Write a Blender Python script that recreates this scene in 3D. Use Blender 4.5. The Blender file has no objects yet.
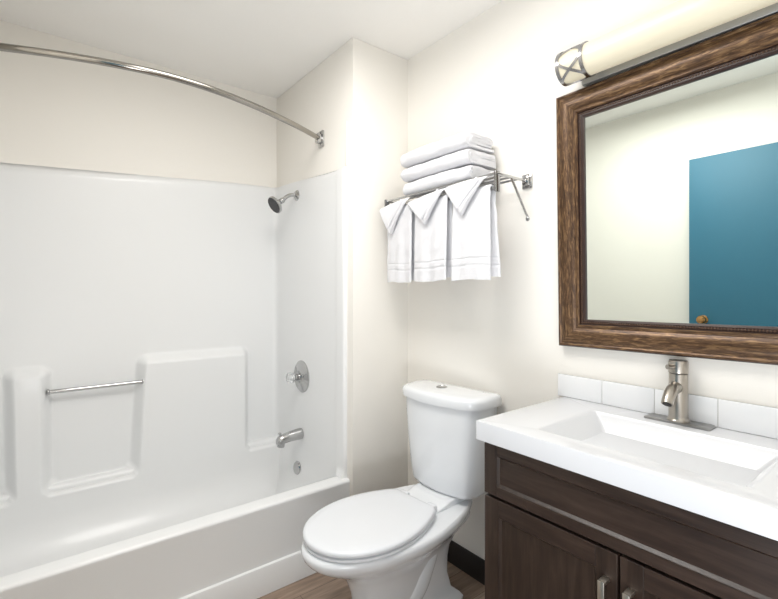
import bpy, bmesh, math, random
from mathutils import Vector, Matrix, noise

random.seed(4)
C = bpy.context.scene.collection
R = math.radians

# ------------------------------------------------------------ camera, light, exposure
cam_d = bpy.data.cameras.new('camera')
cam = bpy.data.objects.new('camera', cam_d); C.objects.link(cam)
cam.location = (1.737, -1.49, 1.25)
cam.rotation_euler = (R(90), 0, R(51.8))
cam_d.sensor_width = 36.0
cam_d.lens = 444.0 / 778.0 * 36.0
cam_d.shift_y = -8.5 / 778.0
cam_d.clip_start = 0.03
bpy.context.scene.camera = cam

world = bpy.data.worlds.new('world'); bpy.context.scene.world = world
world.use_nodes = True
world.node_tree.nodes['Background'].inputs['Color'].default_value = (0.93, 0.96, 1.0, 1)
world.node_tree.nodes['Background'].inputs['Strength'].default_value = 0.8

vs = bpy.context.scene.view_settings
vs.view_transform = 'Standard'; vs.look = 'None'; vs.gamma = 1.0; vs.use_curve_mapping = False
vs.exposure = 0.38


def area(name, loc, rot, sx, sy, power, col):
    l = bpy.data.lights.new(name, 'AREA'); l.shape = 'RECTANGLE'; l.size = sx; l.size_y = sy
    l.energy = power; l.color = col
    o = bpy.data.objects.new(name, l); C.objects.link(o); o.location = loc; o.rotation_euler = rot
    return o


# added fill outside the doorway, aimed upward to brighten ceiling and walls
area('doorway_fill', (2.0, -1.92, 0.50), (R(162), 0, R(48)), 0.8, 0.9, 31, (0.94, 0.965, 1.0))
# added downward fill below the invented ceiling panel, evens out the room
area('ceiling_fill', (0.70, -0.99, 2.392), (0, 0, 0), 0.86, 0.62, 12.5, (1.0, 0.975, 0.945))


# ------------------------------------------------------------ materials
def mat(name, col, rough=0.5, metal=0.0, coat=0.0, spec=None, bump=None, vary=None, emit=None, bdist=0.002):
    m = bpy.data.materials.new(name); m.use_nodes = True
    nt = m.node_tree; b = nt.nodes['Principled BSDF']
    b.inputs['Base Color'].default_value = (*col, 1)
    b.inputs['Roughness'].default_value = rough
    b.inputs['Metallic'].default_value = metal
    if coat:
        b.inputs['Coat Weight'].default_value = coat; b.inputs['Coat Roughness'].default_value = 0.06
    if spec is not None: b.inputs['Specular IOR Level'].default_value = spec
    tc = nt.nodes.new('ShaderNodeTexCoord')
    if bump:
        n = nt.nodes.new('ShaderNodeTexNoise'); n.inputs['Scale'].default_value = bump[0]
        n.inputs['Detail'].default_value = 3
        nt.links.new(tc.outputs['Object'], n.inputs['Vector'])
        bp = nt.nodes.new('ShaderNodeBump'); bp.inputs['Strength'].default_value = bump[1]
        bp.inputs['Distance'].default_value = bdist
        nt.links.new(n.outputs['Fac'], bp.inputs['Height'])
        nt.links.new(bp.outputs['Normal'], b.inputs['Normal'])
    if vary:
        n = nt.nodes.new('ShaderNodeTexNoise'); n.inputs['Scale'].default_value = vary[0]
        nt.links.new(tc.outputs['Object'], n.inputs['Vector'])
        r = nt.nodes.new('ShaderNodeValToRGB')
        r.color_ramp.elements[0].position = 0.35; r.color_ramp.elements[1].position = 0.65
        r.color_ramp.elements[0].color = (*[c * vary[1] for c in col], 1)
        r.color_ramp.elements[1].color = (*col, 1)
        nt.links.new(n.outputs['Fac'], r.inputs['Fac'])
        nt.links.new(r.outputs['Color'], b.inputs['Base Color'])
    if emit:
        b.inputs['Emission Color'].default_value = (*emit[0], 1)
        b.inputs['Emission Strength'].default_value = emit[1]
    return m


def wood_mat(name, c0, c1, c2, axis, rough, metal=0.0, s=(3, 60), spec=0.5, coat=0.0):
    """streaked grain: noise stretched along one axis"""
    m = bpy.data.materials.new(name); m.use_nodes = True
    nt = m.node_tree; b = nt.nodes['Principled BSDF']
    tc = nt.nodes.new('ShaderNodeTexCoord'); mp = nt.nodes.new('ShaderNodeMapping')
    sc = [s[1]] * 3; sc[axis] = s[0]
    mp.inputs['Scale'].default_value = sc
    nt.links.new(tc.outputs['Object'], mp.inputs['Vector'])
    n = nt.nodes.new('ShaderNodeTexNoise'); n.inputs['Scale'].default_value = 1.0
    n.inputs['Detail'].default_value = 8; n.inputs['Roughness'].default_value = 0.65
    n.inputs['Distortion'].default_value = 0.6
    nt.links.new(mp.outputs['Vector'], n.inputs['Vector'])
    r = nt.nodes.new('ShaderNodeValToRGB')
    r.color_ramp.elements[0].position = 0.3; r.color_ramp.elements[0].color = (*c0, 1)
    r.color_ramp.elements[1].position = 0.72; r.color_ramp.elements[1].color = (*c2, 1)
    e = r.color_ramp.elements.new(0.5); e.color = (*c1, 1)
    nt.links.new(n.outputs['Fac'], r.inputs['Fac'])
    nt.links.new(r.outputs['Color'], b.inputs['Base Color'])
    bp = nt.nodes.new('ShaderNodeBump'); bp.inputs['Strength'].default_value = 0.15
    bp.inputs['Distance'].default_value = 0.001
    nt.links.new(n.outputs['Fac'], bp.inputs['Height']); nt.links.new(bp.outputs['Normal'], b.inputs['Normal'])
    b.inputs['Roughness'].default_value = rough; b.inputs['Metallic'].default_value = metal
    b.inputs['Specular IOR Level'].default_value = spec
    b.inputs['Coat Weight'].default_value = coat
    return m


def floor_mat():
    m = bpy.data.materials.new('vinyl_planks'); m.use_nodes = True
    nt = m.node_tree; b = nt.nodes['Principled BSDF']
    tc = nt.nodes.new('ShaderNodeTexCoord'); mp = nt.nodes.new('ShaderNodeMapping')
    mp.inputs['Rotation'].default_value = (0, 0, R(90)); mp.inputs['Location'].default_value = (0.3, 0.07, 0)
    nt.links.new(tc.outputs['Object'], mp.inputs['Vector'])
    br = nt.nodes.new('ShaderNodeTexBrick')
    br.inputs['Scale'].default_value = 1.0; br.inputs['Brick Width'].default_value = 0.95
    br.inputs['Row Height'].default_value = 0.15; br.inputs['Mortar Size'].default_value = 0.0012
    br.inputs['Color1'].default_value = (0.30, 0.225, 0.175, 1); br.inputs['Color2'].default_value = (0.43, 0.345, 0.28, 1)
    br.inputs['Mortar'].default_value = (0.12, 0.085, 0.065, 1); br.inputs['Bias'].default_value = 0.0
    nt.links.new(mp.outputs['Vector'], br.inputs['Vector'])
    mp2 = nt.nodes.new('ShaderNodeMapping'); mp2.inputs['Scale'].default_value = (38, 3.5, 1)
    nt.links.new(tc.outputs['Object'], mp2.inputs['Vector'])
    n = nt.nodes.new('ShaderNodeTexNoise'); n.inputs['Scale'].default_value = 1.0
    n.inputs['Detail'].default_value = 8; n.inputs['Distortion'].default_value = 1.0
    nt.links.new(mp2.outputs['Vector'], n.inputs['Vector'])
    rp = nt.nodes.new('ShaderNodeValToRGB')
    rp.color_ramp.elements[0].position = 0.3; rp.color_ramp.elements[0].color = (0.5, 0.47, 0.45, 1)
    rp.color_ramp.elements[1].position = 0.68; rp.color_ramp.elements[1].color = (1.25, 1.2, 1.15, 1)
    nt.links.new(n.outputs['Fac'], rp.inputs['Fac'])
    mx = nt.nodes.new('ShaderNodeMix'); mx.data_type = 'RGBA'; mx.blend_type = 'MULTIPLY'
    mx.inputs[0].default_value = 0.85
    nt.links.new(br.outputs['Color'], mx.inputs[6]); nt.links.new(rp.outputs['Color'], mx.inputs[7])
    nt.links.new(mx.outputs[2], b.inputs['Base Color'])
    b.inputs['Roughness'].default_value = 0.42
    return m


M = {}
M['wall'] = mat('cream_paint', (0.90, 0.872, 0.818), 0.55, bump=(140, 0.12))
M['ceiling'] = mat('ceiling_paint', (0.945, 0.93, 0.90), 0.8, bump=(120, 0.1))
M['gel'] = mat('white_gelcoat', (0.875, 0.885, 0.89), 0.3, coat=0.12)
M['porcelain'] = mat('white_porcelain', (0.83, 0.85, 0.875), 0.08, coat=0.5)
M['seat'] = mat('white_seat_plastic', (0.80, 0.82, 0.855), 0.18)
M['chrome'] = mat('chrome', (0.50, 0.50, 0.50), 0.1, 1.0)
M['chrome_dark'] = mat('dark_chrome', (0.33, 0.33, 0.34), 0.16, 1.0)
M['nickel'] = mat('brushed_nickel', (0.42, 0.39, 0.35), 0.28, 1.0, bump=(300, 0.05))
M['pull'] = mat('satin_nickel', (0.62, 0.57, 0.5), 0.35, 1.0)
M['steel'] = mat('rod_steel', (0.36, 0.34, 0.31), 0.15, 1.0)
M['acrylic'] = mat('clear_acrylic', (0.9, 0.92, 0.93), 0.05)
M['acrylic'].node_tree.nodes['Principled BSDF'].inputs['Transmission Weight'].default_value = 0.75
M['rubber'] = mat('dark_rubber', (0.05, 0.05, 0.055), 0.5, bump=(400, 0.4))
M['baseboard'] = mat('black_vinyl', (0.012, 0.011, 0.011), 0.4)
M['counter'] = mat('white_cultured_marble', (0.71, 0.72, 0.745), 0.24, coat=0.1)
M['tile'] = mat('white_tile', (0.90, 0.91, 0.925), 0.12, coat=0.3)
M['grout'] = mat('grout', (0.62, 0.61, 0.58), 0.8)
M['caulk'] = mat('caulk', (0.8, 0.79, 0.76), 0.5)
M['wood_x'] = wood_mat('espresso_wood_h', (0.016, 0.009, 0.007), (0.032, 0.019, 0.014), (0.055, 0.035, 0.027), 0, 0.36, s=(4, 45))
M['wood_z'] = wood_mat('espresso_wood_v', (0.014, 0.008, 0.006), (0.030, 0.018, 0.013), (0.052, 0.033, 0.025), 2, 0.36, s=(4, 55))
M['dark'] = mat('dark_recess', (0.01, 0.007, 0.006), 0.6)
M['frame_x'] = wood_mat('antique_bronze_h', (0.024, 0.011, 0.006), (0.10, 0.052, 0.025), (0.31, 0.185, 0.085), 0, 0.33, 0.35, s=(26, 170))
M['frame_z'] = wood_mat('antique_bronze_v', (0.024, 0.011, 0.006), (0.10, 0.052, 0.025), (0.31, 0.185, 0.085), 2, 0.33, 0.35, s=(26, 170))
M['frame_edge'] = mat('frame_edge', (0.035, 0.016, 0.011), 0.3)
M['mirror'] = mat('mirror_silver', (0.80, 0.86, 0.82), 0.0, 1.0)
M['towel'] = mat('white_terry', (0.80, 0.80, 0.825), 0.95, spec=0.1, bump=(420, 0.9), bdist=0.003)
M['band'] = mat('woven_band', (0.72, 0.72, 0.75), 0.6)
M['shade'] = mat('frosted_shade', (0.62, 0.575, 0.46), 0.35, emit=((1.0, 0.88, 0.62), 0.18))
M['nickel_bright'] = mat('fixture_nickel', (0.38, 0.38, 0.39), 0.22, 1.0)
M['plate'] = mat('satin_plate', (0.50, 0.50, 0.49), 0.42, 0.8)
M['plate_dark'] = mat('satin_deck_plate', (0.36, 0.355, 0.35), 0.35, 0.9)
M['blue'] = mat('blue_door_paint', (0.030, 0.150, 0.235), 0.5, bump=(90, 0.05))
M['copper'] = mat('bronze_knob', (0.55, 0.30, 0.12), 0.25, 1.0)
M['floor'] = floor_mat()
M['fill_glass'] = mat('fill_panel_glass', (0.95, 0.95, 0.93), 0.4, emit=((1.0, 0.96, 0.9), 2.0))  # glowing face of the added, unseen ceiling panel


# ------------------------------------------------------------ geometry helpers
def finish(bm, name, m, parent=None, smooth=None, loc=None):
    bmesh.ops.recalc_face_normals(bm, faces=bm.faces)
    if smooth is not None:
        for f in bm.faces: f.smooth = True
        for e in bm.edges:
            if len(e.link_faces) == 2:
                e.smooth = e.calc_face_angle(0) < R(smooth)
    me = bpy.data.meshes.new(name); bm.to_mesh(me); bm.free()
    mats = m if isinstance(m, (list, tuple)) else [m]
    for k in mats: me.materials.append(k)
    o = bpy.data.objects.new(name, me); C.objects.link(o)
    if parent: o.parent = parent
    if loc: o.location = loc
    return o


def thing(name, label, cat, loc=(0, 0, 0), rotz=0, group=None):
    o = bpy.data.objects.new(name, None); C.objects.link(o)
    o.empty_display_size = 0.05
    o.location = loc; o.rotation_euler = (0, 0, rotz)
    o['label'] = label; o['category'] = cat
    if group: o['group'] = group
    return o


def structure(o):
    o['kind'] = 'structure'; return o


def add_box(bm, x0, x1, y0, y1, z0, z1, bev=0.0, seg=2, mi=0):
    r = bmesh.ops.create_cube(bm, size=1.0)
    vsx = r['verts']
    for v in vsx:
        v.co = Vector(((x0 + x1) / 2 + v.co.x * (x1 - x0), (y0 + y1) / 2 + v.co.y * (y1 - y0), (z0 + z1) / 2 + v.co.z * (z1 - z0)))
    fs = set(f for v in vsx for f in v.link_faces)
    for f in fs: f.material_index = mi
    if bev > 0:
        es = set(e for v in vsx for e in v.link_edges)
        bmesh.ops.bevel(bm, geom=list(es), offset=bev, segments=seg, affect='EDGES', profile=0.5, clamp_overlap=True)


def box(name, m, x0, x1, y0, y1, z0, z1, bev=0.0, parent=None, seg=2):
    bm = bmesh.new(); add_box(bm, x0, x1, y0, y1, z0, z1, bev, seg)
    return finish(bm, name, m, parent, 40 if bev else None)


def frame_at(t):
    t = t.normalized()
    up = Vector((0, 0, 1)) if abs(t.z) < 0.95 else Vector((0, 1, 0))
    a = up.cross(t).normalized(); b = t.cross(a).normalized()
    return a, b


def add_tube(bm, pts, rad, n=16, cap=True, mi=0):
    """sweep with parallel transport; rad is a number or one per point"""
    pts = [Vector(p) for p in pts]
    if not isinstance(rad, (list, tuple)): rad = [rad] * len(pts)
    ts = []
    for i in range(len(pts)):
        a = pts[max(i - 1, 0)]; b = pts[min(i + 1, len(pts) - 1)]
        ts.append((b - a).normalized())
    a, b = frame_at(ts[0]); rings = []
    for i, p in enumerate(pts):
        if i:
            a = (a - ts[i] * a.dot(ts[i])).normalized(); b = ts[i].cross(a).normalized()
        rings.append([bm.verts.new(p + (a * math.cos(2 * math.pi * k / n) + b * math.sin(2 * math.pi * k / n)) * rad[i]) for k in range(n)])
    bridge(bm, rings, mi)
    if cap:
        f = bm.faces.new(rings[0][::-1]); f.material_index = mi
        f = bm.faces.new(rings[-1]); f.material_index = mi


def bridge(bm, rings, mi=0, closed=True):
    for r0, r1 in zip(rings[:-1], rings[1:]):
        n = len(r0)
        for k in range(n if closed else n - 1):
            f = bm.faces.new((r0[k], r0[(k + 1) % n], r1[(k + 1) % n], r1[k])); f.material_index = mi


def add_lathe(bm, prof, origin, axis, n=32, mi=0):
    """prof: list of (radius, distance along axis)"""
    axis = Vector(axis).normalized(); o = Vector(origin); a, b = frame_at(axis)
    rings = []
    for r, h in prof:
        r = max(r, 1e-4)
        rings.append([bm.verts.new(o + axis * h + (a * math.cos(2 * math.pi * k / n) + b * math.sin(2 * math.pi * k / n)) * r) for k in range(n)])
    bridge(bm, rings, mi)
    f = bm.faces.new(rings[0][::-1]); f.material_index = mi
    f = bm.faces.new(rings[-1]); f.material_index = mi


def lathe(name, m, prof, origin, axis, parent=None, n=32, smooth=35):
    bm = bmesh.new(); add_lathe(bm, prof, origin, axis, n)
    return finish(bm, name, m, parent, smooth)


def tube(name, m, pts, rad, parent=None, n=16):
    bm = bmesh.new(); add_tube(bm, pts, rad, n)
    return finish(bm, name, m, parent, 40)


def catmull(P, seg=10):
    P = [Vector(p) for p in P]; Q = [2 * P[0] - P[1]] + P + [2 * P[-1] - P[-2]]; out = []
    for i in range(1, len(Q) - 2):
        for k in range(seg):
            t = k / seg
            out.append(0.5 * ((2 * Q[i]) + (-Q[i - 1] + Q[i + 1]) * t + (2 * Q[i - 1] - 5 * Q[i] + 4 * Q[i + 1] - Q[i + 2]) * t * t
                              + (-Q[i - 1] + 3 * Q[i] - 3 * Q[i + 1] + Q[i + 2]) * t ** 3))
    out.append(P[-1]); return out


def rrect(x0, x1, y0, y1, r, z, n=8):
    """rounded rectangle loop, constant vertex count"""
    pts = []
    for cx, cy, a0 in ((x1 - r, y1 - r, 0), (x0 + r, y1 - r, 90), (x0 + r, y0 + r, 180), (x1 - r, y0 + r, 270)):
        for k in range(n + 1):
            a = R(a0 + 90 * k / n); pts.append(Vector((cx + r * math.cos(a), cy + r * math.sin(a), z)))
    return pts


def add_loft(bm, loops, cap0=True, cap1=True, mi=0):
    rings = [[bm.verts.new(p) for p in L] for L in loops]
    bridge(bm, rings, mi)
    if cap0: bm.faces.new(rings[0][::-1]).material_index = mi
    if cap1: bm.faces.new(rings[-1]).material_index = mi


def sm(a, b, x):
    t = max(0.0, min(1.0, (x - a) / (b - a))); return t * t * (3 - 2 * t)


def smin(*v): return min(v)


# ------------------------------------------------------------ the room
H = 2.44
structure(box('floor', M['floor'], -0.95, 2.75, -2.9, 0.1, -0.05, 0.0))
structure(box('ceiling', M['ceiling'], -0.95, 2.55, -1.97, 0.1, H, H + 0.05))
structure(box('wall_back', M['wall'], 0.0, 2.55, 0.0, 0.1, 0.0, H))
structure(box('wall_left', M['wall'], -0.95, -0.85, -1.97, -0.338, 0.0, H))
structure(box('wall_alcove', M['wall'], -0.95, 0.0, -0.338, 0.1, 0.0, H, 0.004))
structure(box('wall_right', M['wall'], 2.45, 2.55, -1.78, 0.0, 0.0, H))
# front wall with the doorway opening, and the tub's far end wall
bm = bmesh.new()
add_box(bm, 0.0, 1.60, -1.78, -1.68, 0.0, H)
add_box(bm, 1.60, 2.42, -1.78, -1.68, 2.06, H)
add_box(bm, 2.42, 2.45, -1.78, -1.68, 0.0, H)
structure(finish(bm, 'wall_front', M['wall']))
bm = bmesh.new()
add_box(bm, -0.85, 0.0, -1.97, -1.862, 0.0, H)
structure(finish(bm, 'wall_end', M['wall']))
structure(box('wall_corner', M['wall'], 0.0, 0.1, -1.97, -1.78, 0.0, H))
# vinyl cove base
structure(box('baseboard_back', M['baseboard'], 0.0, 2.45, -0.007, 0.0, 0.0, 0.105, 0.002))
structure(box('baseboard_alcove', M['baseboard'], 0.0, 0.007, -0.33, -0.007, 0.0, 0.105, 0.002))
structure(box('baseboard_front', M['baseboard'], 0.0, 1.595, -1.68, -1.673, 0.0, 0.105, 0.002))
structure(box('baseboard_right', M['baseboard'], 2.443, 2.45, -1.673, -0.007, 0.0, 0.105, 0.002))
# painted strip on the alcove wall above the surround's front edge
structure(box('trim_1', M['wall'], -0.062, -0.048, -0.344, -0.338, 1.85, 2.06, 0.002))

# ------------------------------------------------------------ bathtub and surround (one moulded unit)
tub = thing('bathtub', 'long white moulded bathtub with built in shower surround panels and ledges', 'bathtub', (-0.42, -1.1, 0))


def rel(o, parent):
    """parent o but keep the world coordinates of its mesh"""
    o.parent = parent
    o.matrix_parent_inverse = Matrix.Translation(parent.location).inverted() if not parent.rotation_euler.z else parent.matrix_basis.inverted()
    return o


X0, X1, Y0, Y1 = -0.8496, -0.022, -1.8615, -0.3384
bm = bmesh.new()
L = []
L.append(rrect(X0, X1 + 0.010, Y0, Y1, 0.004, 0.0))
L.append(rrect(X0, X1 + 0.010, Y0, Y1, 0.004, 0.108))
L.append(rrect(X0, X1 + 0.007, Y0, Y1, 0.004, 0.116))
L.append(rrect(X0, X1 - 0.002, Y0, Y1, 0.004, 0.119))
L.append(rrect(X0, X1 - 0.003, Y0, Y1, 0.004, 0.15))
L.append(rrect(X0, X1 - 0.002, Y0, Y1, 0.004, 0.34))
for k in range(7):
    a = R(90 * k / 6); r = 0.012
    L.append(rrect(X0, X1 - r + r * math.cos(a), Y0, Y1, 0.004, 0.349 + r * math.sin(a)))
L.append(rrect(X0 + 0.04, X1 - 0.055, Y0 + 0.055, Y1 - 0.002, 0.012, 0.364))
for k in range(1, 7):
    a = R(90 * k / 6); r = 0.02
    L.append(rrect(X0 + 0.04 + r * math.sin(a), X1 - 0.060 - r * math.sin(a), Y0 + 0.055 + r * math.sin(a), Y1 - 0.002, 0.012, 0.364 - r * (1 - math.cos(a))))
L.append(rrect(X0 + 0.08, X1 - 0.105, Y0 + 0.12, Y1 - 0.008, 0.03, 0.22))
L.append(rrect(X0 + 0.10, X1 - 0.125, Y0 + 0.16, Y1 - 0.02, 0.06, 0.11))
L.append(rrect(X0 + 0.13, X1 - 0.155, Y0 + 0.19, Y1 - 0.04, 0.08, 0.07))
L.append(rrect(X0 + 0.20, X1 - 0.225, Y0 + 0.26, Y1 - 0.15, 0.10, 0.06))
add_loft(bm, L)
rel(finish(bm, 'tub_shell', M['gel'], None, 38), tub)

# ---- rear panel as a height field over (y, z): x = back plane + protrusion
PX = -0.836


def seg_in(v, a, b, s):  # 1 inside [a,b] with soft edges of width s
    return sm(a - s / 2, a + s / 2, v) * (1 - sm(b - s / 2, b + s / 2, v))


def sdrr(y, z, y0, y1, z0, z1, r):
    cy, cz = (y0 + y1) / 2, (z0 + z1) / 2; hy, hz = (y1 - y0) / 2 - r, (z1 - z0) / 2 - r
    qy, qz = abs(y - cy) - hy, abs(z - cz) - hz
    return math.hypot(max(qy, 0), max(qz, 0)) + min(max(qy, qz), 0) - r


def protr(y, z):
    d = 0.066
    lean = 0.012 * (z - 0.6)
    # outline of the two raised columns (with slightly leaning sides) and everything below the ledge
    colA = sdrr(y, z, -1.598 + 0.02 * (0.9 - z), -1.465, -0.5, 0.888, 0.028)
    colB = sdrr(y, z, -1.085 - 0.055 * (0.9 - z), -0.545 - 0.0 * z, -0.5, 0.905, 0.030)
    low = z - 0.345
    # fillets in the bottom corners of the niches
    v = min(colA, colB, low)
    k = 0.04
    for p in (colA, colB):
        h = max(0.0, k - abs(p - low)) / k
        v = min(v, min(p, low) - h * h * k * 0.35)
    e = 0.023
    m = 1 - sm(-e, e, v)
    p = d * m
    # inside of the tub slopes forward
    if z < 0.34: p += 0.04 * sm(0.0, 1.0, (0.34 - z) / 0.3)
    if z < 0.24: p += 0.18 - math.sqrt(max(0, 0.18 ** 2 - (0.24 - z) ** 2))
    return p


def topz(y):
    t = (y + 0.338) / (-1.862 + 0.338)
    return 1.885 - 0.085 * sm(0, 1, t) * 1.0 - 0.0 * t


ny, nz = 430, 250
bm = bmesh.new(); rows = []
YA, YB = -1.862, -0.345
for j in range(nz + 1):
    row = []
    for i in range(ny + 1):
        y = YA + (YB - YA) * i / ny
        zt = topz(y); z = 0.064 + (zt - 0.064) * (j / nz)
        # more rows in the lower half
        t = j / nz
        z = 0.064 + (1.0 - 0.064) * (t / 0.8) if t < 0.8 else 1.0 + (zt - 1.0) * ((t - 0.8) / 0.2)
        p = protr(y, z)
        # coves into the end panels
        c = 0.028
        for dd in (YB - y, y - YA):
            if dd < c: p = max(p, c - math.sqrt(max(0, c * c - (c - dd) ** 2)))
        # rounded top edge runs back to the wall
        u = zt - z
        if u < 0.012: p = p - 0.013 * (1 - math.sqrt(max(0, 1 - (1 - u / 0.012) ** 2)))
        row.append(bm.verts.new((PX + p, y, z)))
    rows.append(row)
bridge(bm, rows, closed=False)
# close behind (a thin shell with a real back)
back = [[bm.verts.new((-0.8498, v.co.y, v.co.z)) for v in (rows[j][0], rows[j][ny])] for j in (0, nz)]
bm.faces.new((back[0][0], back[0][1], back[1][1], back[1][0]))
bm.faces.new(rows[nz] + [back[1][1], back[1][0]])
bm.faces.new(rows[0][::-1] + [back[0][0], back[0][1]])
bm.faces.new([rows[j][0] for j in range(nz + 1)] + [back[1][0], back[0][0]])
bm.faces.new([rows[j][ny] for j in range(nz, -1, -1)] + [back[0][1], back[1][1]])
rel(finish(bm, 'rear_panel', M['gel'], None, 50), tub)


# ---- end panels
def end_panel(ysurf, ywall, sgn):
    bm = bmesh.new(); rows = []
    xs = [-0.836 + (0.836 - 0.0) * i / 120 for i in range(121)]
    xs = [x for x in xs if x <= -0.048]
    nzp = 120
    for j in range(nzp + 1):
        t = j / nzp; row = []
        for x in xs:
            zt = 1.885 - 0.045 * sm(-0.83, -0.05, x)
            zb = 0.064
            z = zb + (zt - zb) * t
            out = 0.0
            # rounded front flange, a slim raised band
            out += 0.013 * sm(-0.135, -0.118, x) * (1 - 0.0)
            if x > -0.062: out -= 0.013 * (1 - math.sqrt(max(0, 1 - ((x + 0.062) / 0.014) ** 2)))
            # slopes into the basin below the rim, coves onto the rim
            if z < 0.36 and x < -0.125: out += 0.04 * sm(0.0, 1.0, (0.36 - z) / 0.3) + (0.14 - math.sqrt(max(0, 0.14 ** 2 - max(0, 0.20 - z) ** 2)))
            elif x > -0.125: out += 0.018 * (1 - sm(0.362, 0.40, z)) * sm(-0.125, -0.09, x)
            u = zt - z
            if u < 0.012: out -= 0.006 * (1 - math.sqrt(max(0, 1 - (1 - u / 0.012) ** 2)))
            row.append(bm.verts.new((x, ysurf - sgn * out, z)))
        rows.append(row)
    bridge(bm, rows, closed=False)
    n = len(xs) - 1
    bk = [[bm.verts.new((v.co.x, ywall, v.co.z)) for v in r] for r in (rows[0], rows[-1])]
    # side strips down the front edge and across the top
    bm.faces.new([rows[j][n] for j in range(nzp + 1)] + [bk[1][n], bk[0][n]])
    bm.faces.new(rows[-1] + bk[1][::-1])
    o = finish(bm, 'end_panel', M['gel'], None, 50)
    return rel(o, tub)


end_panel(-0.345, -0.3382, 1)
end_panel(-1.855, -1.8618, -1)

# ---- grab bar in the niche, overflow plate
gb = tube('grab_bar', M['chrome'], [(-0.795, -1.452, 0.792), (-0.795, -1.084, 0.792)], 0.0095, None, 20)
bmx = bmesh.new(); bmx.from_mesh(gb.data)
add_lathe(bmx, [(0.015, 0), (0.015, 0.006), (0.0095, 0.010)], (-0.795, -1.4635, 0.792), (0, 1, 0), 20)
add_lathe(bmx, [(0.015, 0), (0.015, 0.006), (0.0095, 0.010)], (-0.795, -1.0765, 0.792), (0, -1, 0), 20)
for f in bmx.faces: f.smooth = True
bmx.to_mesh(gb.data); bmx.free()
rel(gb, tub); gb['label'] = 'slim chrome grab bar'
ov = lathe('overflow_plate', M['chrome'], [(0.036, 0), (0.037, 0.004), (0.033, 0.010), (0.012, 0.012), (0.01, 0.0115)], (-0.53, -0.356, 0.262), (0, -1, 0.12))
rel(ov, tub); ov['label'] = 'round chrome overflow plate'

# ------------------------------------------------------------ shower fittings
va = thing('shower_valve', 'round chrome shower valve plate with clear knob above the tub spout', 'shower valve', (-0.50, -0.345, 0.776))
lathe('escutcheon', M['chrome'], [(0.088, 0), (0.088, 0.003), (0.080, 0.009), (0.040, 0.014), (0.033, 0.020), (0.02, 0.021)], (0, 0, 0), (0, -1, 0), va, 48)
lathe('valve_stem', M['chrome'], [(0.019, 0.018), (0.019, 0.045), (0.014, 0.050), (0.012, 0.052)], (0, 0, 0), (0, -1, 0), va)
bm = bmesh.new()
n = 24; rings = []
for h, r, fl in ((0.048, 0.014, 0), (0.052, 0.024, 1), (0.062, 0.029, 1), (0.078, 0.028, 1), (0.086, 0.022, 1), (0.089, 0.010, 0)):
    rings.append([bm.verts.new(((r * (1 + fl * 0.09 * math.cos(6 * 2 * math.pi * k / n))) * math.cos(2 * math.pi * k / n), -h,
                                (r * (1 + fl * 0.09 * math.cos(6 * 2 * math.pi * k / n))) * math.sin(2 * math.pi * k / n))) for k in range(n)])
bridge(bm, rings); bm.faces.new(rings[0][::-1]); bm.faces.new(rings[-1])
k_ = finish(bm, 'knob', M['acrylic'], va, 25); k_['label'] = 'clear faceted knob'

sp = thing('tub_spout', 'chrome tub spout with diverter pull above the bathtub overflow', 'spout', (-0.505, -0.346, 0.458))
bm = bmesh.new(); loops = []
for y, r, dz, dx in ((0, 0.030, 0, 1), (-0.012, 0.031, 0, 1), (-0.03, 0.030, 0, 1), (-0.07, 0.028, -0.003, 1), (-0.11, 0.026, -0.008, 1),
                     (-0.132, 0.024, -0.013, 1), (-0.143, 0.019, -0.019, 1), (-0.147, 0.010, -0.022, 1)):
    loops.append([Vector((r * 0.95 * math.cos(2 * math.pi * k / 28), y, dz + r * math.sin(2 * math.pi * k / 28))) for k in range(28)])
add_loft(bm, loops)
finish(bm, 'spout_body', M['chrome'], sp, 50)
lathe('spout_mouth', M['chrome'], [(0.022, 0), (0.020, 0.03), (0.017, 0.032), (0.016, 0.02)], (0, -0.119, -0.018), (0, -0.15, -1), sp, 24)
lathe('diverter_knob', M['chrome'], [(0.004, 0), (0.004, 0.012), (0.008, 0.014), (0.009, 0.019), (0.006, 0.022)], (0, -0.128, 0.006), (0, 0, 1), sp, 20)

sh = thing('wall_shower', 'small round chrome shower head on a short bent arm', 'shower head', (-0.56, -0.345, 1.79))
lathe('arm_flange', M['chrome'], [(0.030, 0), (0.030, 0.003), (0.022, 0.010), (0.012, 0.014)], (0, 0, 0), (0, -1, 0), sh, 32)
arm = catmull([(0, -0.004, 0), (0, -0.035, -0.001), (0, -0.062, -0.014), (0, -0.085, -0.037)], 8)
tube('shower_arm', M['chrome'], arm, 0.0105, sh, 16)
ax = Vector((0.05, -0.82, -0.56)).normalized()
o0 = Vector((0, -0.080, -0.032))
lathe('ball_joint', M['chrome'], [(0.008, -0.002), (0.014, 0.004), (0.016, 0.012), (0.013, 0.020), (0.016, 0.023), (0.016, 0.030), (0.012, 0.034)], o0, ax, sh, 28)
lathe('head_bell', M['chrome'], [(0.012, 0.030), (0.020, 0.036), (0.040, 0.052), (0.049, 0.060), (0.050, 0.070), (0.046, 0.073)], o0, ax, sh, 40)
bm = bmesh.new()
add_lathe(bm, [(0.045, 0.070), (0.045, 0.0745), (0.02, 0.0755), (0.001, 0.0755)], o0, ax, 40)
a_, b_ = frame_at(ax)
for rr, cnt in ((0.012, 6), (0.023, 12), (0.034, 18)):
    for k in range(cnt):
        an = 2 * math.pi * k / cnt
        add_lathe(bm, [(0.0022, 0.0), (0.0016, 0.003)], o0 + ax * 0.074 + (a_ * math.cos(an) + b_ * math.sin(an)) * rr, ax, 6)
s_ = finish(bm, 'spray_face', M['rubber'], sh, 40); s_['label'] = 'dark grey spray face'

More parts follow.
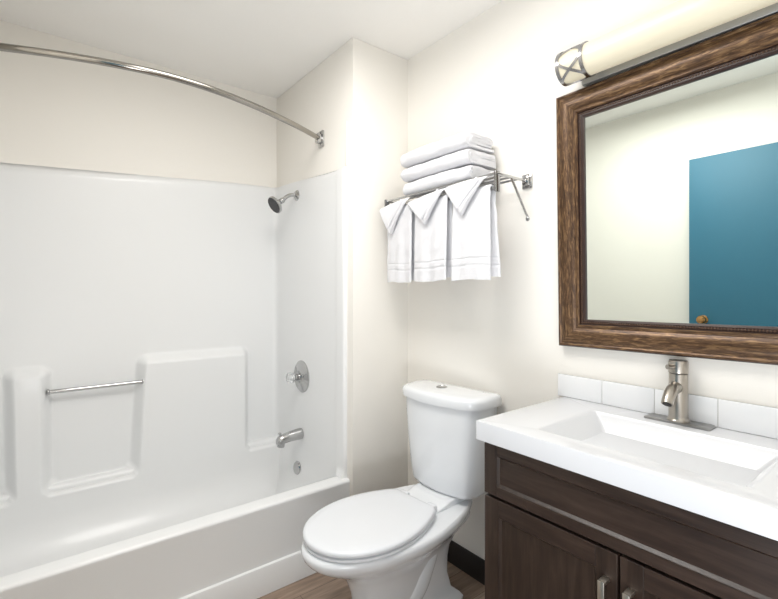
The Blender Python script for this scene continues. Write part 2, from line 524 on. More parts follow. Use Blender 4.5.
# ------------------------------------------------------------ curved curtain rod
rod = thing('shower_curtain_rod', 'bare curved metal shower curtain rod bowing out above the tub', 'curtain rod', (-0.30, -0.338, 2.037))
P = [(-0.288, -0.352, 2.037), (-0.216, -0.49, 2.037), (-0.155, -0.63, 2.037), (-0.095, -0.79, 2.037), (-0.055, -0.95, 2.037), (-0.040, -1.10, 2.037),
     (-0.055, -1.25, 2.037), (-0.095, -1.41, 2.037), (-0.155, -1.57, 2.037), (-0.216, -1.71, 2.037), (-0.288, -1.848, 2.037)]
rel(tube('rod_tube', M['steel'], catmull(P, 8), 0.0125, None, 24), rod)
for yw, s in ((-0.338, -1), (-1.862, 1)):
    bm = bmesh.new()
    add_box(bm, -0.313, -0.263, min(yw, yw + s * 0.010), max(yw, yw + s * 0.010), 1.995, 2.079, 0.004, 2)
    add_box(bm, -0.306, -0.270, min(yw + s * 0.010, yw + s * 0.034), max(yw + s * 0.010, yw + s * 0.034), 2.013, 2.061, 0.006, 3)
    add_lathe(bm, [(0.006, 0), (0.0055, 0.004), (0.003, 0.005)], (-0.288, yw + s * 0.009, 2.071), (0, s, 0), 16)
    add_lathe(bm, [(0.006, 0), (0.0055, 0.004), (0.003, 0.005)], (-0.288, yw + s * 0.009, 2.003), (0, s, 0), 16)
    rel(finish(bm, 'rod_flange', M['chrome'], None, 35), rod)


# ------------------------------------------------------------ toilet
TR = 0.07
wc = thing('toilet', 'white two piece toilet with closed lid between tub and vanity', 'toilet', (0.394, -0.030, 0.0), TR)
NE = 56


def egg(hw, yf, yb, z, rw=0.6, p=2.0, fm=0.52):
    """plan outline: elliptical front, tapering straight-ish to a rear of rw*hw"""
    ym = yf + (yb - yf) * fm; out = []
    for i in range(29):
        t = -math.pi / 2 + math.pi * i / 28
        s_, c_ = math.sin(t), math.cos(t)
        out.append(Vector((hw * math.copysign(abs(s_) ** (2 / p), s_), ym - (ym - yf) * abs(c_) ** (2 / p), z)))
    R1 = []
    for i in range(1, 13):
        k = i / 12
        # rounded rear corner
        x = hw * (1 - (1 - rw) * k * k); y = ym + (yb - ym) * k
        R1.append((x, y))
    # round the rear corners
    x, y = R1[-1]; R1[-1] = (x - 0.006, y); 
    out += [Vector((x, y, z)) for x, y in R1]
    out += [Vector((hw * rw * f, yb, z)) for f in (0.6, 0.2, -0.2, -0.6)]
    out += [Vector((-x, y, z)) for x, y in R1[::-1]]
    return out


# bowl and pedestal (y local: 0 at the wall side, negative to the front)
bm = bmesh.new(); L = []
for z, hw, yf, yb, rw, fm in (
        (0.000, 0.122, -0.600, -0.125, 0.95, 0.35), (0.022, 0.123, -0.602, -0.123, 0.95, 0.35), (0.036, 0.112, -0.592, -0.132, 0.92, 0.35),
        (0.060, 0.092, -0.585, -0.160, 0.90, 0.35), (0.120, 0.086, -0.585, -0.175, 0.88, 0.36), (0.180, 0.090, -0.595, -0.175, 0.85, 0.40),
        (0.230, 0.100, -0.615, -0.165, 0.80, 0.44), (0.275, 0.122, -0.650, -0.135, 0.74, 0.48), (0.305, 0.152, -0.705, -0.095, 0.66, 0.50),
        (0.330, 0.174, -0.744, -0.062, 0.60, 0.50), (0.348, 0.190, -0.768, -0.046, 0.47, 0.50), (0.362, 0.198, -0.780, -0.036, 0.47, 0.50),
        (0.378, 0.201, -0.786, -0.032, 0.47, 0.50), (0.388, 0.199, -0.783, -0.032, 0.47, 0.50), (0.394, 0.192, -0.774, -0.036, 0.47, 0.50)):
    L.append(egg(hw, yf, yb, z, rw, 2.1, fm))
add_loft(bm, L)
# trapway curve standing proud on both flanks
for s in (-1, 1):
    tr = catmull([(s * 0.040, -0.50, 0.10), (s * 0.046, -0.42, 0.085), (s * 0.050, -0.35, 0.13), (s * 0.052, -0.30, 0.21), (s * 0.048, -0.25, 0.265), (s * 0.036, -0.205, 0.22), (s * 0.028, -0.195, 0.12), (s * 0.028, -0.195, 0.02)], 6)
    add_tube(bm, tr, [0.030 + 0.022 * math.sin(math.pi * min(1, i / (len(tr) - 1) * 1.3 + 0.05)) ** 1.0 if i / (len(tr) - 1) * 1.3 + 0.05 < 0.7 else 0.046 for i in range(len(tr))], 24)
finish(bm, 'bowl', M['porcelain'], wc, 42)
# raised deck the tank is bolted to
bm = bmesh.new(); L = []
for z, hw, yf, yb in ((0.375, 0.096, -0.33, -0.028), (0.392, 0.099, -0.325, -0.026), (0.402, 0.100, -0.275, -0.025), (0.410, 0.101, -0.235, -0.024), (0.418, 0.101, -0.215, -0.025), (0.420, 0.096, -0.205, -0.03)):
    L.append(rrect(-hw, hw, yf, yb, 0.03, z, 8))
add_loft(bm, L)
finish(bm, 'tank_deck', M['porcelain'], wc, 60)
for s in (-1, 1):
    o = lathe('bolt_cap', M['porcelain'], [(0.013, 0), (0.012, 0.008), (0.006, 0.014), (0.001, 0.015)], (s * 0.094, -0.30, 0.026), (0, 0, 1), wc, 20)


def dshape(hw, yb, yf, bulge, z, r=0.03):
    """tank plan: straight back, straight short ends, bowed front"""
    pts = []
    for i in range(25):
        t = -1 + 2 * i / 24
        x = hw * t
        y = yf - bulge * (1 - t * t)
        e = 1 - abs(t)
        rr = r / hw
        if e < rr: y = y + r * (1 - math.sqrt(max(0, 1 - (1 - e / rr) ** 2)))
        pts.append(Vector((x, y, z)))
    pts += [Vector((hw, (yf + r) * 0.5 + yb * 0.5, z)), Vector((hw, yb - 0.01, z)), Vector((hw - 0.01, yb, z)), Vector((0, yb, z)), Vector((-hw + 0.01, yb, z)), Vector((-hw, yb - 0.01, z)), Vector((-hw, (yf + r) * 0.5 + yb * 0.5, z))]
    return pts


bm = bmesh.new(); L = []
for z, hw, yf, bu in ((0.420, 0.150, -0.155, 0.030), (0.425, 0.160, -0.163, 0.033), (0.440, 0.166, -0.168, 0.036), (0.50, 0.175, -0.172, 0.040), (0.62, 0.188, -0.176, 0.043),
                      (0.72, 0.195, -0.178, 0.044), (0.7865, 0.199, -0.178, 0.044)):
    L.append(dshape(hw, -0.008, yf + 0.02, bu, z, 0.035))
add_loft(bm, L)
finish(bm, 'tank', M['porcelain'], wc, 50)
bm = bmesh.new(); L = []
LH = 0.218
for z, ins in ((0.787, 0.008), (0.789, 0.001), (0.793, 0.0), (0.816, 0.0), (0.823, 0.002), (0.829, 0.006), (0.833, 0.013), (0.836, 0.03), (0.838, 0.06)):
    L.append(dshape(LH - ins, -0.003 - ins * 0.8, -0.166 + ins, 0.050, z, 0.045))
add_loft(bm, L)
finish(bm, 'tank_lid', M['porcelain'], wc, 50)
fb = lathe('flush_button', M['chrome'], [(0.024, -0.004), (0.024, 0.004), (0.020, 0.006), (0.019, 0.0045), (0.001, 0.005)], (-0.02, -0.105, 0.836), (0, 0, 1), wc, 32)
fb['label'] = 'round chrome flush button'

# seat ring and lid
bm = bmesh.new(); L = []
for z, i_ in ((0.3975, 0.005), (0.3995, 0.0), (0.406, 0.0), (0.409, 0.005)):
    L.append(egg(0.187 - i_, -0.771 + i_, -0.290, z, 0.60, 2.05, 0.50))
add_loft(bm, L); finish(bm, 'seat', M['seat'], wc, 40)
bm = bmesh.new(); L = []
for z, i_ in ((0.4125, 0.006), (0.4145, 0.001), (0.420, 0.0), (0.426, 0.001), (0.430, 0.005), (0.4325, 0.012), (0.4345, 0.035), (0.4355, 0.08)):
    L.append(egg(0.189 - i_, -0.774 + i_, -0.286 - i_ * 0.6, z, 0.60, 2.05, 0.50))
add_loft(bm, L); finish(bm, 'lid', M['seat'], wc, 40)
for s in (-1, 1):
    bm = bmesh.new(); add_box(bm, s * 0.075 - 0.022, s * 0.075 + 0.022, -0.294, -0.262, 0.394, 0.426, 0.007, 3)
    finish(bm, 'hinge', M['seat'], wc, 40)


# ------------------------------------------------------------ vanity
van = thing('vanity_cabinet', 'dark espresso wood vanity cabinet with shaker doors under the white sink top', 'cabinet', (1.262, -0.23, 0))
CX0, CX1, CF, CT = 0.884, 1.640, -0.442, 0.815
bm = bmesh.new()
add_box(bm, CX0, CX0 + 0.018, CF, -0.012, 0.0, CT)
add_box(bm, CX1 - 0.018, CX1, CF, -0.012, 0.0, CT)
add_box(bm, CX0 + 0.018, CX1 - 0.018, CF, CF + 0.018, 0.10, CT)
add_box(bm, CX0 + 0.018, CX1 - 0.018, -0.03, -0.012, 0.10, CT)
add_box(bm, CX0 + 0.018, CX1 - 0.018, CF + 0.018, -0.03, 0.09, 0.108)
add_box(bm, CX0 + 0.018, CX1 - 0.018, CF + 0.06, CF + 0.078, 0.0, 0.09)
rel(finish(bm, 'body', M['wood_z']), van)


def shaker(name, x0, x1, z0, z1, fr, handle_x=None, rail=None):
    """frame-and-panel front with bevelled inner step: grain follows each member"""
    rail = rail or fr; y0, y1 = CF - 0.001, CF - 0.020
    bm = bmesh.new()
    add_box(bm, x0, x0 + fr, y1, y0, z0, z1, 0.0015, 2, 0)
    add_box(bm, x1 - fr, x1, y1, y0, z0, z1, 0.0015, 2, 0)
    add_box(bm, x0 + fr, x1 - fr, y1, y0, z1 - rail, z1, 0.0015, 2, 1)
    add_box(bm, x0 + fr, x1 - fr, y1, y0, z0, z0 + rail, 0.0015, 2, 1)
    # centre panel set back, chamfered step around it
    a, b, c, d = x0 + fr, x1 - fr, z0 + rail, z1 - rail; s = 0.006
    o1 = [bm.verts.new(p) for p in ((a, y1 + 0.002, c), (b, y1 + 0.002, c), (b, y1 + 0.002, d), (a, y1 + 0.002, d))]
    o2 = [bm.verts.new(p) for p in ((a + s, y1 + 0.009, c + s), (b - s, y1 + 0.009, c + s), (b - s, y1 + 0.009, d - s), (a + s, y1 + 0.009, d - s))]
    o3 = [bm.verts.new((v.co.x, y0, v.co.z)) for v in o1]
    bridge(bm, [o3, o1, o2]); f = bm.faces.new(o2); f.material_index = 0 if name == 'door' else 1
    bm.faces.new(o3[::-1])
    o = rel(finish(bm, name, [M['wood_z'], M['wood_x']]), van)
    if handle_x is not None:
        bm = bmesh.new()
        hx = handle_x
        add_box(bm, hx - 0.0075, hx + 0.0075, y1 - 0.030, y1 - 0.024, 0.462, 0.592, 0.0012, 2)
        add_box(bm, hx - 0.0075, hx + 0.0075, y1 - 0.024, y1, 0.583, 0.592, 0.001, 2)
        add_box(bm, hx - 0.0075, hx + 0.0075, y1 - 0.024, y1, 0.462, 0.471, 0.001, 2)
        h = finish(bm, 'handle', M['pull'], None, 40); h['label'] = 'flat brushed nickel pull'
        h.parent = o
    return o


shaker('drawer_front', CX0, CX1, 0.660, 0.806, 0.044, rail=0.030)
shaker('door', CX0 + 0.001, 1.2665, 0.115, 0.652, 0.050, 1.243)
shaker('door', 1.2725, CX1 - 0.001, 0.115, 0.652, 0.050, 1.298)

# ---- sink top with rectangular integral basin
st = thing('sink_countertop', 'thick white sink countertop with a sloping rectangular basin on the vanity', 'countertop', (1.262, -0.24, 0.815))
SX0, SX1, SY0, SY1, SZ0, SZ1 = 0.868, 1.656, -0.482, -0.001, 0.8155, 0.870
bm = bmesh.new(); L = []
L.append(rrect(SX0, SX1, SY0, SY1, 0.004, SZ0, 4)); L.append(rrect(SX0, SX1, SY0, SY1, 0.004, SZ1 - 0.004, 4))
L.append(rrect(SX0 + 0.001, SX1 - 0.001, SY0 + 0.001, SY1 - 0.001, 0.004, SZ1 - 0.001, 4)); L.append(rrect(SX0 + 0.004, SX1 - 0.004, SY0 + 0.004, SY1 - 0.001, 0.004, SZ1, 4))
bx0, bx1, by0, by1 = 1.028, 1.496, -0.408, -0.100
L.append(rrect(bx0 - 0.006, bx1 + 0.006, by0 - 0.006, by1 + 0.006, 0.012, SZ1, 4))
L.append(rrect(bx0, bx1, by0, by1, 0.010, SZ1 - 0.0015, 4))
L.append(rrect(bx0 + 0.006, bx1 - 0.006, by0 + 0.003, by1 - 0.003, 0.010, SZ1 - 0.006, 4))
L.append(rrect(bx0 + 0.070, bx1 - 0.070, by0 + 0.034, by1 - 0.040, 0.016, SZ1 - 0.088, 4))
L.append(rrect(bx0 + 0.080, bx1 - 0.080, by0 + 0.042, by1 - 0.048, 0.016, SZ1 - 0.095, 4))
L.append(rrect(bx0 + 0.11, bx1 - 0.11, by0 + 0.05, by1 - 0.062, 0.02, SZ1 - 0.098, 4))
L.append(rrect(bx0 + 0.21, bx1 - 0.21, by0 + 0.13, by1 - 0.13, 0.02, SZ1 - 0.103, 4))
add_loft(bm, L)
rel(finish(bm, 'sink_top', M['counter'], None, 30), st)
dr = lathe('drain', M['nickel'], [(0.024, -0.006), (0.024, 0.001), (0.018, 0.003), (0.016, 0.001), (0.014, 0.004), (0.001, 0.006)], (1.262, -0.256, SZ1 - 0.102), (0, 0, 1))
rel(dr, st)

# ---- backsplash tiles
bs = thing('backsplash', 'single row of white ceramic backsplash tiles along the back of the countertop', 'backsplash', (1.262, 0, 0.873))
rel(box('grout', M['grout'], 0.8465, 1.6555, -0.0058, -0.0005, 0.8705, 0.950), bs)
for k in range(5):
    x = 0.846 + k * 0.162
    rel(box('tile', M['tile'], x + 0.0008, x + 0.1612, -0.0085, -0.0010, 0.8712, 0.9500, 0.0018), bs)

# ---- faucet
fa = thing('faucet', 'brushed nickel single handle faucet on a flat deck plate behind the basin', 'faucet', (1.246, -0.040, SZ1))
bm = bmesh.new(); L = []
for z, i_ in ((0.0005, 0), (0.005, 0), (0.007, 0.003)):
    L.append(rrect(-0.084 + i_, 0.084 - i_, -0.028 + i_, 0.028 - i_, 0.006, z, 4))
add_loft(bm, L); finish(bm, 'deck_plate', M['plate_dark'], fa, 40)
bm = bmesh.new()
add_lathe(bm, [(0.029, 0.006), (0.029, 0.010), (0.0255, 0.014), (0.0245, 0.020), (0.0240, 0.140), (0.0235, 0.142)], (0, 0, 0), (0, 0, 1), 36)
finish(bm, 'faucet_body', M['nickel'], fa, 35)
spt = catmull([(0, -0.002, 0.100), (0, -0.026, 0.104), (0, -0.050, 0.098), (0, -0.070, 0.082), (0, -0.082, 0.066)], 8)
bm = bmesh.new(); add_tube(bm, spt, [0.018 - 0.003 * i / (len(spt) - 1) for i in range(len(spt))], 24)
finish(bm, 'spout', M['nickel'], fa, 45)
lathe('aerator', M['dark'], [(0.0115, 0), (0.0115, 0.0012), (0.001, 0.0012)], (0, -0.0821, 0.0658), (0, -0.60, -0.80), fa, 24)
bm = bmesh.new()
add_lathe(bm, [(0.0225, 0.143), (0.0250, 0.145), (0.0250, 0.176), (0.0235, 0.180), (0.001, 0.181)], (0, 0, 0), (0, 0, 1), 36)
add_tube(bm, [(-0.002, -0.016, 0.163), (-0.010, -0.032, 0.163), (-0.014, -0.041, 0.163)], [0.008, 0.007, 0.007], 14)
finish(bm, 'lever_handle', M['nickel'], fa, 35)

# ------------------------------------------------------------ mirror
FX0, FX1, FZ0, FZ1 = 0.862, 1.662, 1.060, 1.950
mr = thing('framed_mirror', 'large wall mirror in a wide antique bronze frame above the sink', 'mirror', (1.262, 0, 1.06))
mr.rotation_euler.y = -0.0125
FW = 0.096
prof = [(0.0, -0.001), (0.0, -0.026), (0.004, -0.031), (0.009, -0.032), (0.013, -0.029), (0.018, -0.031), (0.030, -0.036), (0.042, -0.037), (0.052, -0.034),
        (0.060, -0.028), (0.066, -0.025), (0.070, -0.027), (0.074, -0.028), (0.078, -0.024)]
prof2 = [(0.078, -0.024), (0.079, -0.018), (0.090, -0.018), (0.091, -0.016), (FW, -0.014), (FW, -0.004)]


def ringframe(pr, mi):
    rings = []
    for d, y in pr:
        rings.append([(FX0 + d, y, FZ0 + d), (FX1 - d, y, FZ0 + d), (FX1 - d, y, FZ1 - d), (FX0 + d, y, FZ1 - d)])
    for side in range(4):
        for i in range(len(pr) - 1):
            a, b = rings[i], rings[i + 1]; k, k2 = side, (side + 1) % 4
            f = bm.faces.new([bm.verts.new(p) for p in (a[k], a[k2], b[k2], b[k])])
            f.material_index = mi if mi == 2 or (mi == 0 and i < 3) and False else (mi if mi == 2 else side % 2)
            if mi == 0 and i in (0, 1): f.material_index = 2


bm = bmesh.new(); ringframe(prof, 0)
ringframe(prof2, 2)
bmesh.ops.remove_doubles(bm, verts=bm.verts, dist=1e-6)
fo = finish(bm, 'frame', [M['frame_x'], M['frame_z'], M['frame_edge']], None, 28); rel(fo, mr)
# rope bead running round the inner edge
bm = bmesh.new(); d = 0.0845; step = 0.0075
a0, a1, c0, c1 = FX0 + d, FX1 - d, FZ0 + d, FZ1 - d


def bead(x, z):
    m = Matrix.Translation((x, -0.0185, z)) @ Matrix.Diagonal((0.0036, 0.0036, 0.0036, 1))
    bmesh.ops.create_icosphere(bm, subdivisions=1, radius=1.0, matrix=m)


n = int((a1 - a0) / step)
for i in range(n + 1):
    x = a0 + (a1 - a0) * i / n; bead(x, c0); bead(x, c1)
n = int((c1 - c0) / step)
for i in range(1, n):
    z = c0 + (c1 - c0) * i / n; bead(a0, z); bead(a1, z)
b_o = finish(bm, 'beaded_trim', mat('bead_bronze', (0.10, 0.055, 0.035), 0.3, 0.4), None, 60); rel(b_o, mr)
rel(box('mirror_glass', M['mirror'], FX0 + FW - 0.002, FX1 - FW + 0.002, -0.0085, -0.005, FZ0 + FW - 0.002, FZ1 - FW + 0.002), mr)
rel(box('backing', M['frame_edge'], FX0 + 0.01, FX1 - 0.01, -0.0045, -0.0005, FZ0 + 0.01, FZ1 - 0.01), mr)

# ------------------------------------------------------------ vanity light
vl = thing('vanity_light', 'long frosted tube wall light with nickel crossed end bands above the mirror', 'wall light', (1.262, 0, 2.003))
LX0, LX1, LY, LZ, LR = 0.918, 1.606, -0.088, 2.003, 0.050
rel(box('wall_plate', M['plate'], 0.945, 1.579, -0.024, -0.0005, 1.957, 2.049, 0.004), vl)
bm = bmesh.new(); add_lathe(bm, [(LR * 0.6, 0), (LR - 0.006, 0.002), (LR, 0.008), (LR, LX1 - LX0 - 0.008), (LR - 0.006, LX1 - LX0 - 0.002), (LR * 0.6, LX1 - LX0)], (LX0, LY, LZ), (1, 0, 0), 48)
rel(finish(bm, 'glass_shade', M['shade'], None, 40), vl)
for xa, s in ((LX0, 1), (LX1, -1)):
    bm = bmesh.new(); rb = LR + 0.0035; w = 0.085

    def strip(path, hw, rb=rb):
        """flat band bent round the tube; path gives (x, angle)"""
        rr = []
        for i, (x, a) in enumerate(path):
            p0 = path[max(0, i - 1)]; p1 = path[min(len(path) - 1, i + 1)]
            dx, da = p1[0] - p0[0], (p1[1] - p0[1]) * rb; l = math.hypot(dx, da); nx, na = -da / l, dx / l
            q = []
            for u, r_ in ((-hw, rb + 0.0015), (hw, rb + 0.0015), (hw, rb - 0.002), (-hw, rb - 0.002)):
                xx = x + nx * u; aa = a + na * u / rb
                q.append(bm.verts.new((xx, LY - r_ * math.cos(aa), LZ + r_ * math.sin(aa))))
            rr.append(q)
        bridge(bm, rr)
    strip([(xa + s * 0.004, 2 * math.pi * i / 48) for i in range(49)], 0.0055)
    strip([(xa + s * w, 2 * math.pi * i / 48) for i in range(49)], 0.0055)
    for k in range(4):
        base = math.pi / 2 * k
        for sg in (1, -1):
            strip([(xa + s * (0.004 + (w - 0.004) * (0.5 - 0.5 * math.cos(math.pi * t / 16))), base + 0.2 + sg * (math.pi / 2) * (t / 16) * 1.0) for t in range(17)], 0.0042)
    rel(finish(bm, 'end_band', M['nickel_bright'], None, 40), vl)
    rel(tube('bracket_arm', M['nickel_bright'], [(xa + s * 0.13, -0.018, LZ), (xa + s * 0.13, -0.042, LZ)], 0.012, None, 16), vl)

# ------------------------------------------------------------ towel shelf and towels
tr_ = thing('towel_rack', 'chrome hotel towel shelf with hanging bar on the cream wall', 'towel rack', (0.39, 0, 1.676))
RX0, RX1, RY, RZ = 0.068, 0.716, -0.192, 1.676
for x in (RX0, RX1):
    s = 1 if x == RX1 else -1
    bm = bmesh.new()
    add_box(bm, x - 0.022, x + 0.022, -0.008, -0.0005, RZ - 0.030, RZ + 0.026, 0.003, 2)
    add_box(bm, x - 0.014, x + 0.014, -0.020, -0.008, RZ - 0.020, RZ + 0.017, 0.003, 2)
    o = finish(bm, 'wall_flange', M['chrome'], None, 35); rel(o, tr_)
    bm = bmesh.new()
    add_tube(bm, [(x, -0.015, RZ), (x, RY - 0.004, RZ)], 0.0055, 14)
    rel(finish(bm, 'side_arm', M['chrome'], None, 40), tr_)
    o = box('end_plate', M['chrome_dark'], x - 0.004, x + 0.004, RY - 0.010, RY + 0.016, RZ - 0.066, RZ + 0.008, 0.0015); rel(o, tr_)
    bm = bmesh.new()
    add_tube(bm, [(x, -0.105, RZ - 0.003), (x, -0.012, RZ - 0.128), (x, -0.003, RZ - 0.136), (x, -0.0025, RZ - 0.150)], [0.0045, 0.0045, 0.004, 0.004], 12)
    add_lathe(bm, [(0.008, 0), (0.008, 0.003), (0.003, 0.005)], (x, 0.0, RZ - 0.146), (0, -1, 0), 16)
    rel(finish(bm, 'brace', M['chrome'], None, 40), tr_)
for y in (RY, -0.150, -0.105, -0.060):
    rel(tube('shelf_rail', M['chrome'], [(RX0, y, RZ), (RX1, y, RZ)], 0.0048, None, 12), tr_)
rel(tube('hanging_bar', M['chrome'], [(RX0, RY + 0.004, RZ - 0.052), (RX1, RY + 0.004, RZ - 0.052)], 0.0062, None, 14), tr_)


def disp(bm, amp, sc, seed):
    for v in bm.verts:
        n = noise.noise_vector(v.co * sc + Vector((seed, seed * 1.7, 0)))
        v.co += n * amp


def folded_towel(label, x0, x1, z0, h, dy, seed):
    """a sheet folded over itself: the profile runs back and forth in y, stacked in z, swept along x"""
    th = h / 4 * 0.84
    layers = 4; ya, yb = -0.200 + dy, -0.028 + dy; r = h / 4 / 2
    path = []
    # zigzag with half-circle turns; outermost turn faces the room
    def arc(cy, cz, rad, a0, a1, n=7):
        return [(cy + rad * math.cos(R(a0 + (a1 - a0) * i / n)), cz + rad * math.sin(R(a0 + (a1 - a0) * i / n))) for i in range(n + 1)]
    zc = [z0 + r + 2 * r * k for k in range(4)]
    # bottom layer from back to front, big front fold up to the top layer, back, then inward roll
    path += [(yb - (yb - ya) * i / 8, zc[0]) for i in range(8)]
    path += arc(ya + 3 * r, (zc[0] + zc[3]) / 2, 3 * r, 270, 90, 14)
    path += [(ya + 3 * r + (yb - 2 * r - ya - 3 * r) * i / 8, zc[3]) for i in range(1, 9)]
    path += arc(yb - r - 0.004, zc[3] - r, r, 80, -90, 7)
    path += [(yb - r - 0.004 - (yb - ya - 4 * r - 0.014) * i / 7, zc[2]) for i in range(1, 8)]
    path += arc(ya + 3 * r + 0.010, zc[2] - r, r, 90, 270, 6)[1:]
    path += [(ya + 3 * r + 0.012 + (yb - ya - 4 * r - 0.02) * i / 7, zc[1]) for i in range(1, 8)]
    P2 = [Vector((p[0], p[1])) for p in path]
    outl, inl = [], []
    for i, p in enumerate(P2):
        t = (P2[min(i + 1, len(P2) - 1)] - P2[max(i - 1, 0)]).normalized(); nn = Vector((-t.y, t.x))
        outl.append(p + nn * th / 2); inl.append(p - nn * th / 2)
    loop = outl + inl[::-1]
    cz = z0 + h / 2; cy = (ya + yb) / 2
    nx = 46; loops = []
    for i in range(nx + 1):
        t = i / nx; x = x0 + (x1 - x0) * t
        e = min(t, 1 - t) * (x1 - x0)
        k = 1.0
        sag = 0.006 * math.sin(t * math.pi * 2 + seed)
        L_ = []
        for qi, q in enumerate(loop):
            y, z = q.x, q.y
            pi_ = qi if qi < len(P2) else 2 * len(P2) - 1 - qi
            jit = 0.009 * noise.noise(Vector((pi_ * 0.11, seed, 0.3))) * (1 - min(1, e / 0.03)) * (1 if t > 0.5 else -1)
            if e < 0.016:
                f = (1 - math.sqrt(max(0, 1 - (1 - e / 0.016) ** 2)))
                zz = z0 + (z - z0) * (1 - 0.10 * f); yy = cy + (y - cy) * (1 - 0.04 * f)
            else: zz, yy = z, y
            # pillow the top a little between layers, dip at the open left end
            zz = z0 + (zz - z0) * (0.93 + 0.07 * math.sin(math.pi * min(1, max(0, t)))) 
            L_.append(Vector((x + jit + 0.004 * noise.noise(Vector((y * 40, z * 60, seed))), yy + sag * 0.4, zz)))
        loops.append(L_)
    bm = bmesh.new()
    add_loft(bm, loops)
    nf = [f for f in bm.faces if len(f.verts) > 4]
    bmesh.ops.triangulate(bm, faces=nf)
    for v in bm.verts:
        n = noise.noise_vector(v.co * 22 + Vector((seed, seed * 1.7, 0)))
        v.co.y += n.y * 0.0055
        v.co.z += max(n.z, -0.2) * 0.0028 * min(1, max(0, (v.co.z - z0) / 0.02))
        v.co.x += n.x * 0.002
    o = finish(bm, 'folded_towel', M['towel'], None, 50)
    o['label'] = label; o['category'] = 'towel'; o['group'] = 'folded bath towels stacked on the towel shelf'
    return o


folded_towel('folded white bath towel at the bottom of the stack, lying on the shelf rails', 0.192, 0.590, 1.682, 0.062, 0.006, 1.3)
folded_towel('folded white bath towel in the middle of the shelf stack, between two others', 0.186, 0.584, 1.748, 0.062, 0.006, 5.1)
folded_towel('folded white bath towel on top of the shelf stack', 0.178, 0.574, 1.814, 0.066, 0.004, 9.7)


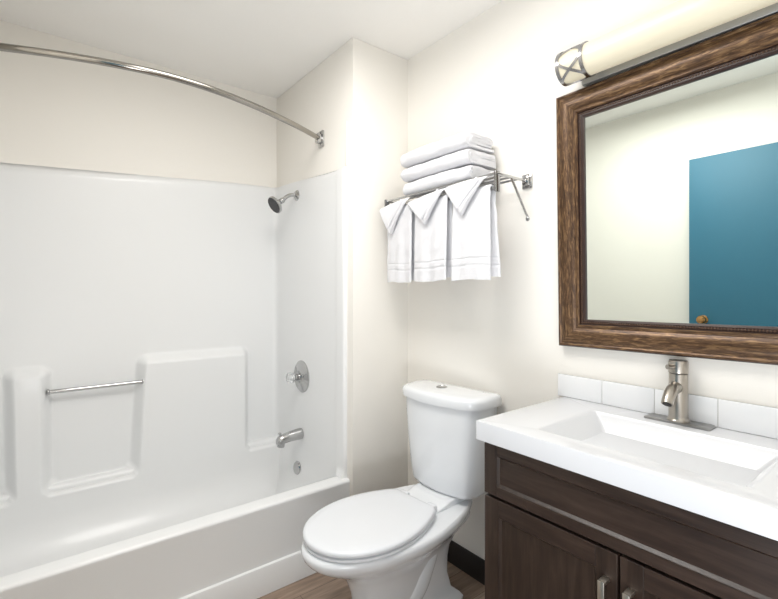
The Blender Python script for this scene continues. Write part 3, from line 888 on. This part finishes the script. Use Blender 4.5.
def hanging_towel(label, x0, x1, zb, xa, xb, xp, zp, ztl, ztr, seed, lean=0.012):
    t = thing('hand_towel', label, 'towel', ((x0 + x1) / 2, RY, RZ - 0.05), 0, 'hand towels hanging from the towel rack bar')
    # drape: front and rear leaf joined over the bar, folded in soft pleats
    yc = RY + 0.004; zt = RZ - 0.052; rb = 0.013; th = 0.011
    def path():
        P = []
        n = 90
        for i in range(n + 1): P.append((-rb, zb + (zt - zb) * i / n))
        for i in range(1, 8): P.append((-rb * math.cos(math.pi * i / 8), zt + rb * math.sin(math.pi * i / 8)))
        for i in range(n + 1): P.append((rb, zt - (zt - zb - 0.012) * i / n))
        return P
    pp = path(); nx = 40; loops = []
    for i in range(nx + 1):
        u = i / nx; x = x0 + (x1 - x0) * u; e = min(u, 1 - u) * (x1 - x0)
        thx = th * math.sqrt(max(0.04, 1 - (1 - min(1, e / 0.008)) ** 2))
        L1, L2 = [], []
        for j, (yy, zz) in enumerate(pp):
            a = pp[max(0, j - 1)]; b = pp[min(len(pp) - 1, j + 1)]
            ty, tz = b[0] - a[0], b[1] - a[1]; l = math.hypot(ty, tz); ny_, nz_ = -tz / l, ty / l
            dn = (zt - zz) / (zt - zb)
            w = 0.004 * dn * math.sin(u * 9 + seed) + 0.003 * dn * math.sin(u * 17 + seed * 2)
            side = -1 if yy < 0 else 1
            shift = lean * dn if side > 0 else 0.0
            flare = (u - 0.5) * 0.003 * dn
            for LL, sg in ((L1, 1), (L2, -1)):
                if 0.050 < zz - zb < 0.056 or 0.078 < zz - zb < 0.084: thj = thx * 0.55
                else: thj = thx
                LL.append(Vector((x + shift + flare, yc + yy + ny_ * sg * thj / 2 + w - (0.004 * dn if side < 0 else -0.002), zz + nz_ * sg * thj / 2 + 0.003 * math.sin(u * 5 + seed) * dn)))
        loops.append(L1 + L2[::-1])
    bm = bmesh.new(); add_loft(bm, loops)
    bmesh.ops.triangulate(bm, faces=[f for f in bm.faces if len(f.verts) > 4])
    disp(bm, 0.0022, 24, seed)
    rel(finish(bm, 'draped_cloth', M['towel'], None, 50), t)
    # woven dobby band low on the front leaf
    yb_ = yc - rb - th / 2 - 0.0045
    # pointed collar folded over the front
    A, B, Pn = Vector((xa, 0, ztl)), Vector((xb, 0, ztr)), Vector((xp, 0, zp))
    bm = bmesh.new(); n = 22; yF = yc - rb - 0.013
    front, backv = [], []
    for i in range(n + 1):
        v = i / n                       # 0 at the top edge, 1 at the point
        l = A.lerp(Pn, v); r = B.lerp(Pn, v)
        fr, bk = [], []
        for j in range(n + 1):
            u = j / n
            q = l.lerp(r, u)
            edge = min(u, 1 - u, 1 - v * 0.999)
            half = 0.007 * math.sqrt(max(0, 1 - (1 - min(1, min(u, 1 - u) * 10)) ** 2)) * (1 if v < 0.93 else 0.7)
            y = yF - 0.010 * math.sin(math.pi * min(1, v * 0.8)) - 0.002 * math.sin(u * 5 + seed)
            if v < 0.08: y += 0.012 * (1 - v / 0.08)
            q = Vector((q.x + 0.0, y, q.z + 0.004 * math.sin(u * math.pi)))
            fr.append(bm.verts.new(q + Vector((0, -half - 0.0012, 0)))); bk.append(bm.verts.new(q + Vector((0, half + 0.0012, 0))))
        front.append(fr); backv.append(bk)
    bridge(bm, front, closed=False); bridge(bm, backv, closed=False)
    for i in range(n):
        bm.faces.new((front[i][0], front[i + 1][0], backv[i + 1][0], backv[i][0]))
        bm.faces.new((front[i][n], front[i + 1][n], backv[i + 1][n], backv[i][n]))
    for j in range(n):
        bm.faces.new((front[0][j], front[0][j + 1], backv[0][j + 1], backv[0][j]))
    bmesh.ops.remove_doubles(bm, verts=bm.verts, dist=2e-4)
    disp(bm, 0.001, 34, seed + 3)
    rel(finish(bm, 'pointed_fold', M['towel'], None, 60), t)
    # rolled hem running along the right edge of the point
    h0 = B.lerp(Pn, 0.10) + Vector((-0.010, 0, 0)); h1 = Pn + Vector((-0.006, 0, 0.022))
    bm = bmesh.new(); pts = []
    dirv = (h1 - h0); nrm = Vector((-dirv.z, 0, dirv.x)).normalized()
    if nrm.x > 0: nrm = -nrm
    rings = []
    for i in range(17):
        k = i / 16; c = h0.lerp(h1, k)
        v = (ztl - c.z) / max(1e-4, (ztl - zp))
        y = yF - 0.010 * math.sin(math.pi * min(1, max(0, v) * 0.8)) - 0.0085
        w = 0.021 * (1 - 0.25 * k)
        rings.append([bm.verts.new(c + Vector((0, y, 0)) + nrm * a + Vector((0, b, 0))) for a, b in ((0, 0.004), (0.001, -0.003), (0.006, -0.0055), (w * 0.6, -0.0055), (w - 0.001, -0.003), (w, 0.004))])
    bridge(bm, rings); bm.faces.new(rings[0]); bm.faces.new(rings[-1])
    rel(finish(bm, 'hem', M['band'], None, 50), t)
    return t


hanging_towel('white hand towel with pointed fold, leftmost of the three on the rack', 0.088, 0.262, 1.290, 0.038, 0.250, 0.137, 1.512, 1.640, 1.664, 0.7)
hanging_towel('white hand towel with pointed fold, middle one of three on the rack', 0.284, 0.478, 1.292, 0.238, 0.478, 0.370, 1.530, 1.640, 1.664, 2.9)
hanging_towel('white hand towel with pointed fold, rightmost and nearest the mirror', 0.511, 0.694, 1.292, 0.468, 0.684, 0.572, 1.540, 1.664, 1.670, 5.3, 0.022)

# ------------------------------------------------------------ behind the camera, door seen in the mirror, plus an added unseen ceiling panel
dn = thing('blue_door', 'flat blue door leaf seen in the mirror, with small bronze knob', 'door', (1.575, -1.60, 0))
rel(box('door_leaf', M['blue'], 0.753, 1.575, -1.640, -1.600, 0.012, 2.040, 0.002), dn)
bm = bmesh.new()
add_lathe(bm, [(0.026, 0), (0.026, 0.004), (0.011, 0.008), (0.010, 0.020), (0.020, 0.026), (0.025, 0.036), (0.022, 0.046), (0.010, 0.050)], (0.826, -1.600, 1.082), (0, 1, 0), 28)
rel(finish(bm, 'door_knob', M['copper'], None, 35), dn)
for z in (0.25, 1.02, 1.80):
    rel(tube('hinge', M['nickel'], [(1.582, -1.640, z - 0.045), (1.582, -1.640, z + 0.045)], 0.006, None, 10), dn)
cl = thing('fill_panel', 'added unseen ceiling panel for fill light, with frosted diffuser', 'fill light', (0.70, -0.99, 2.44))  # invented fixture, kept out of view, placed for even room light
bm = bmesh.new()
for x0, x1, y0, y1 in ((0.24, 0.26, -1.32, -0.66), (1.14, 1.16, -1.32, -0.66), (0.26, 1.14, -1.32, -1.30), (0.26, 1.14, -0.68, -0.66)):
    add_box(bm, x0, x1, y0, y1, 2.394, 2.4395)
rel(finish(bm, 'fill_panel_frame', M['nickel']), cl)
rel(box('diffuser', M['fill_glass'], 0.26, 1.14, -1.30, -0.68, 2.402, 2.436, 0.004), cl)
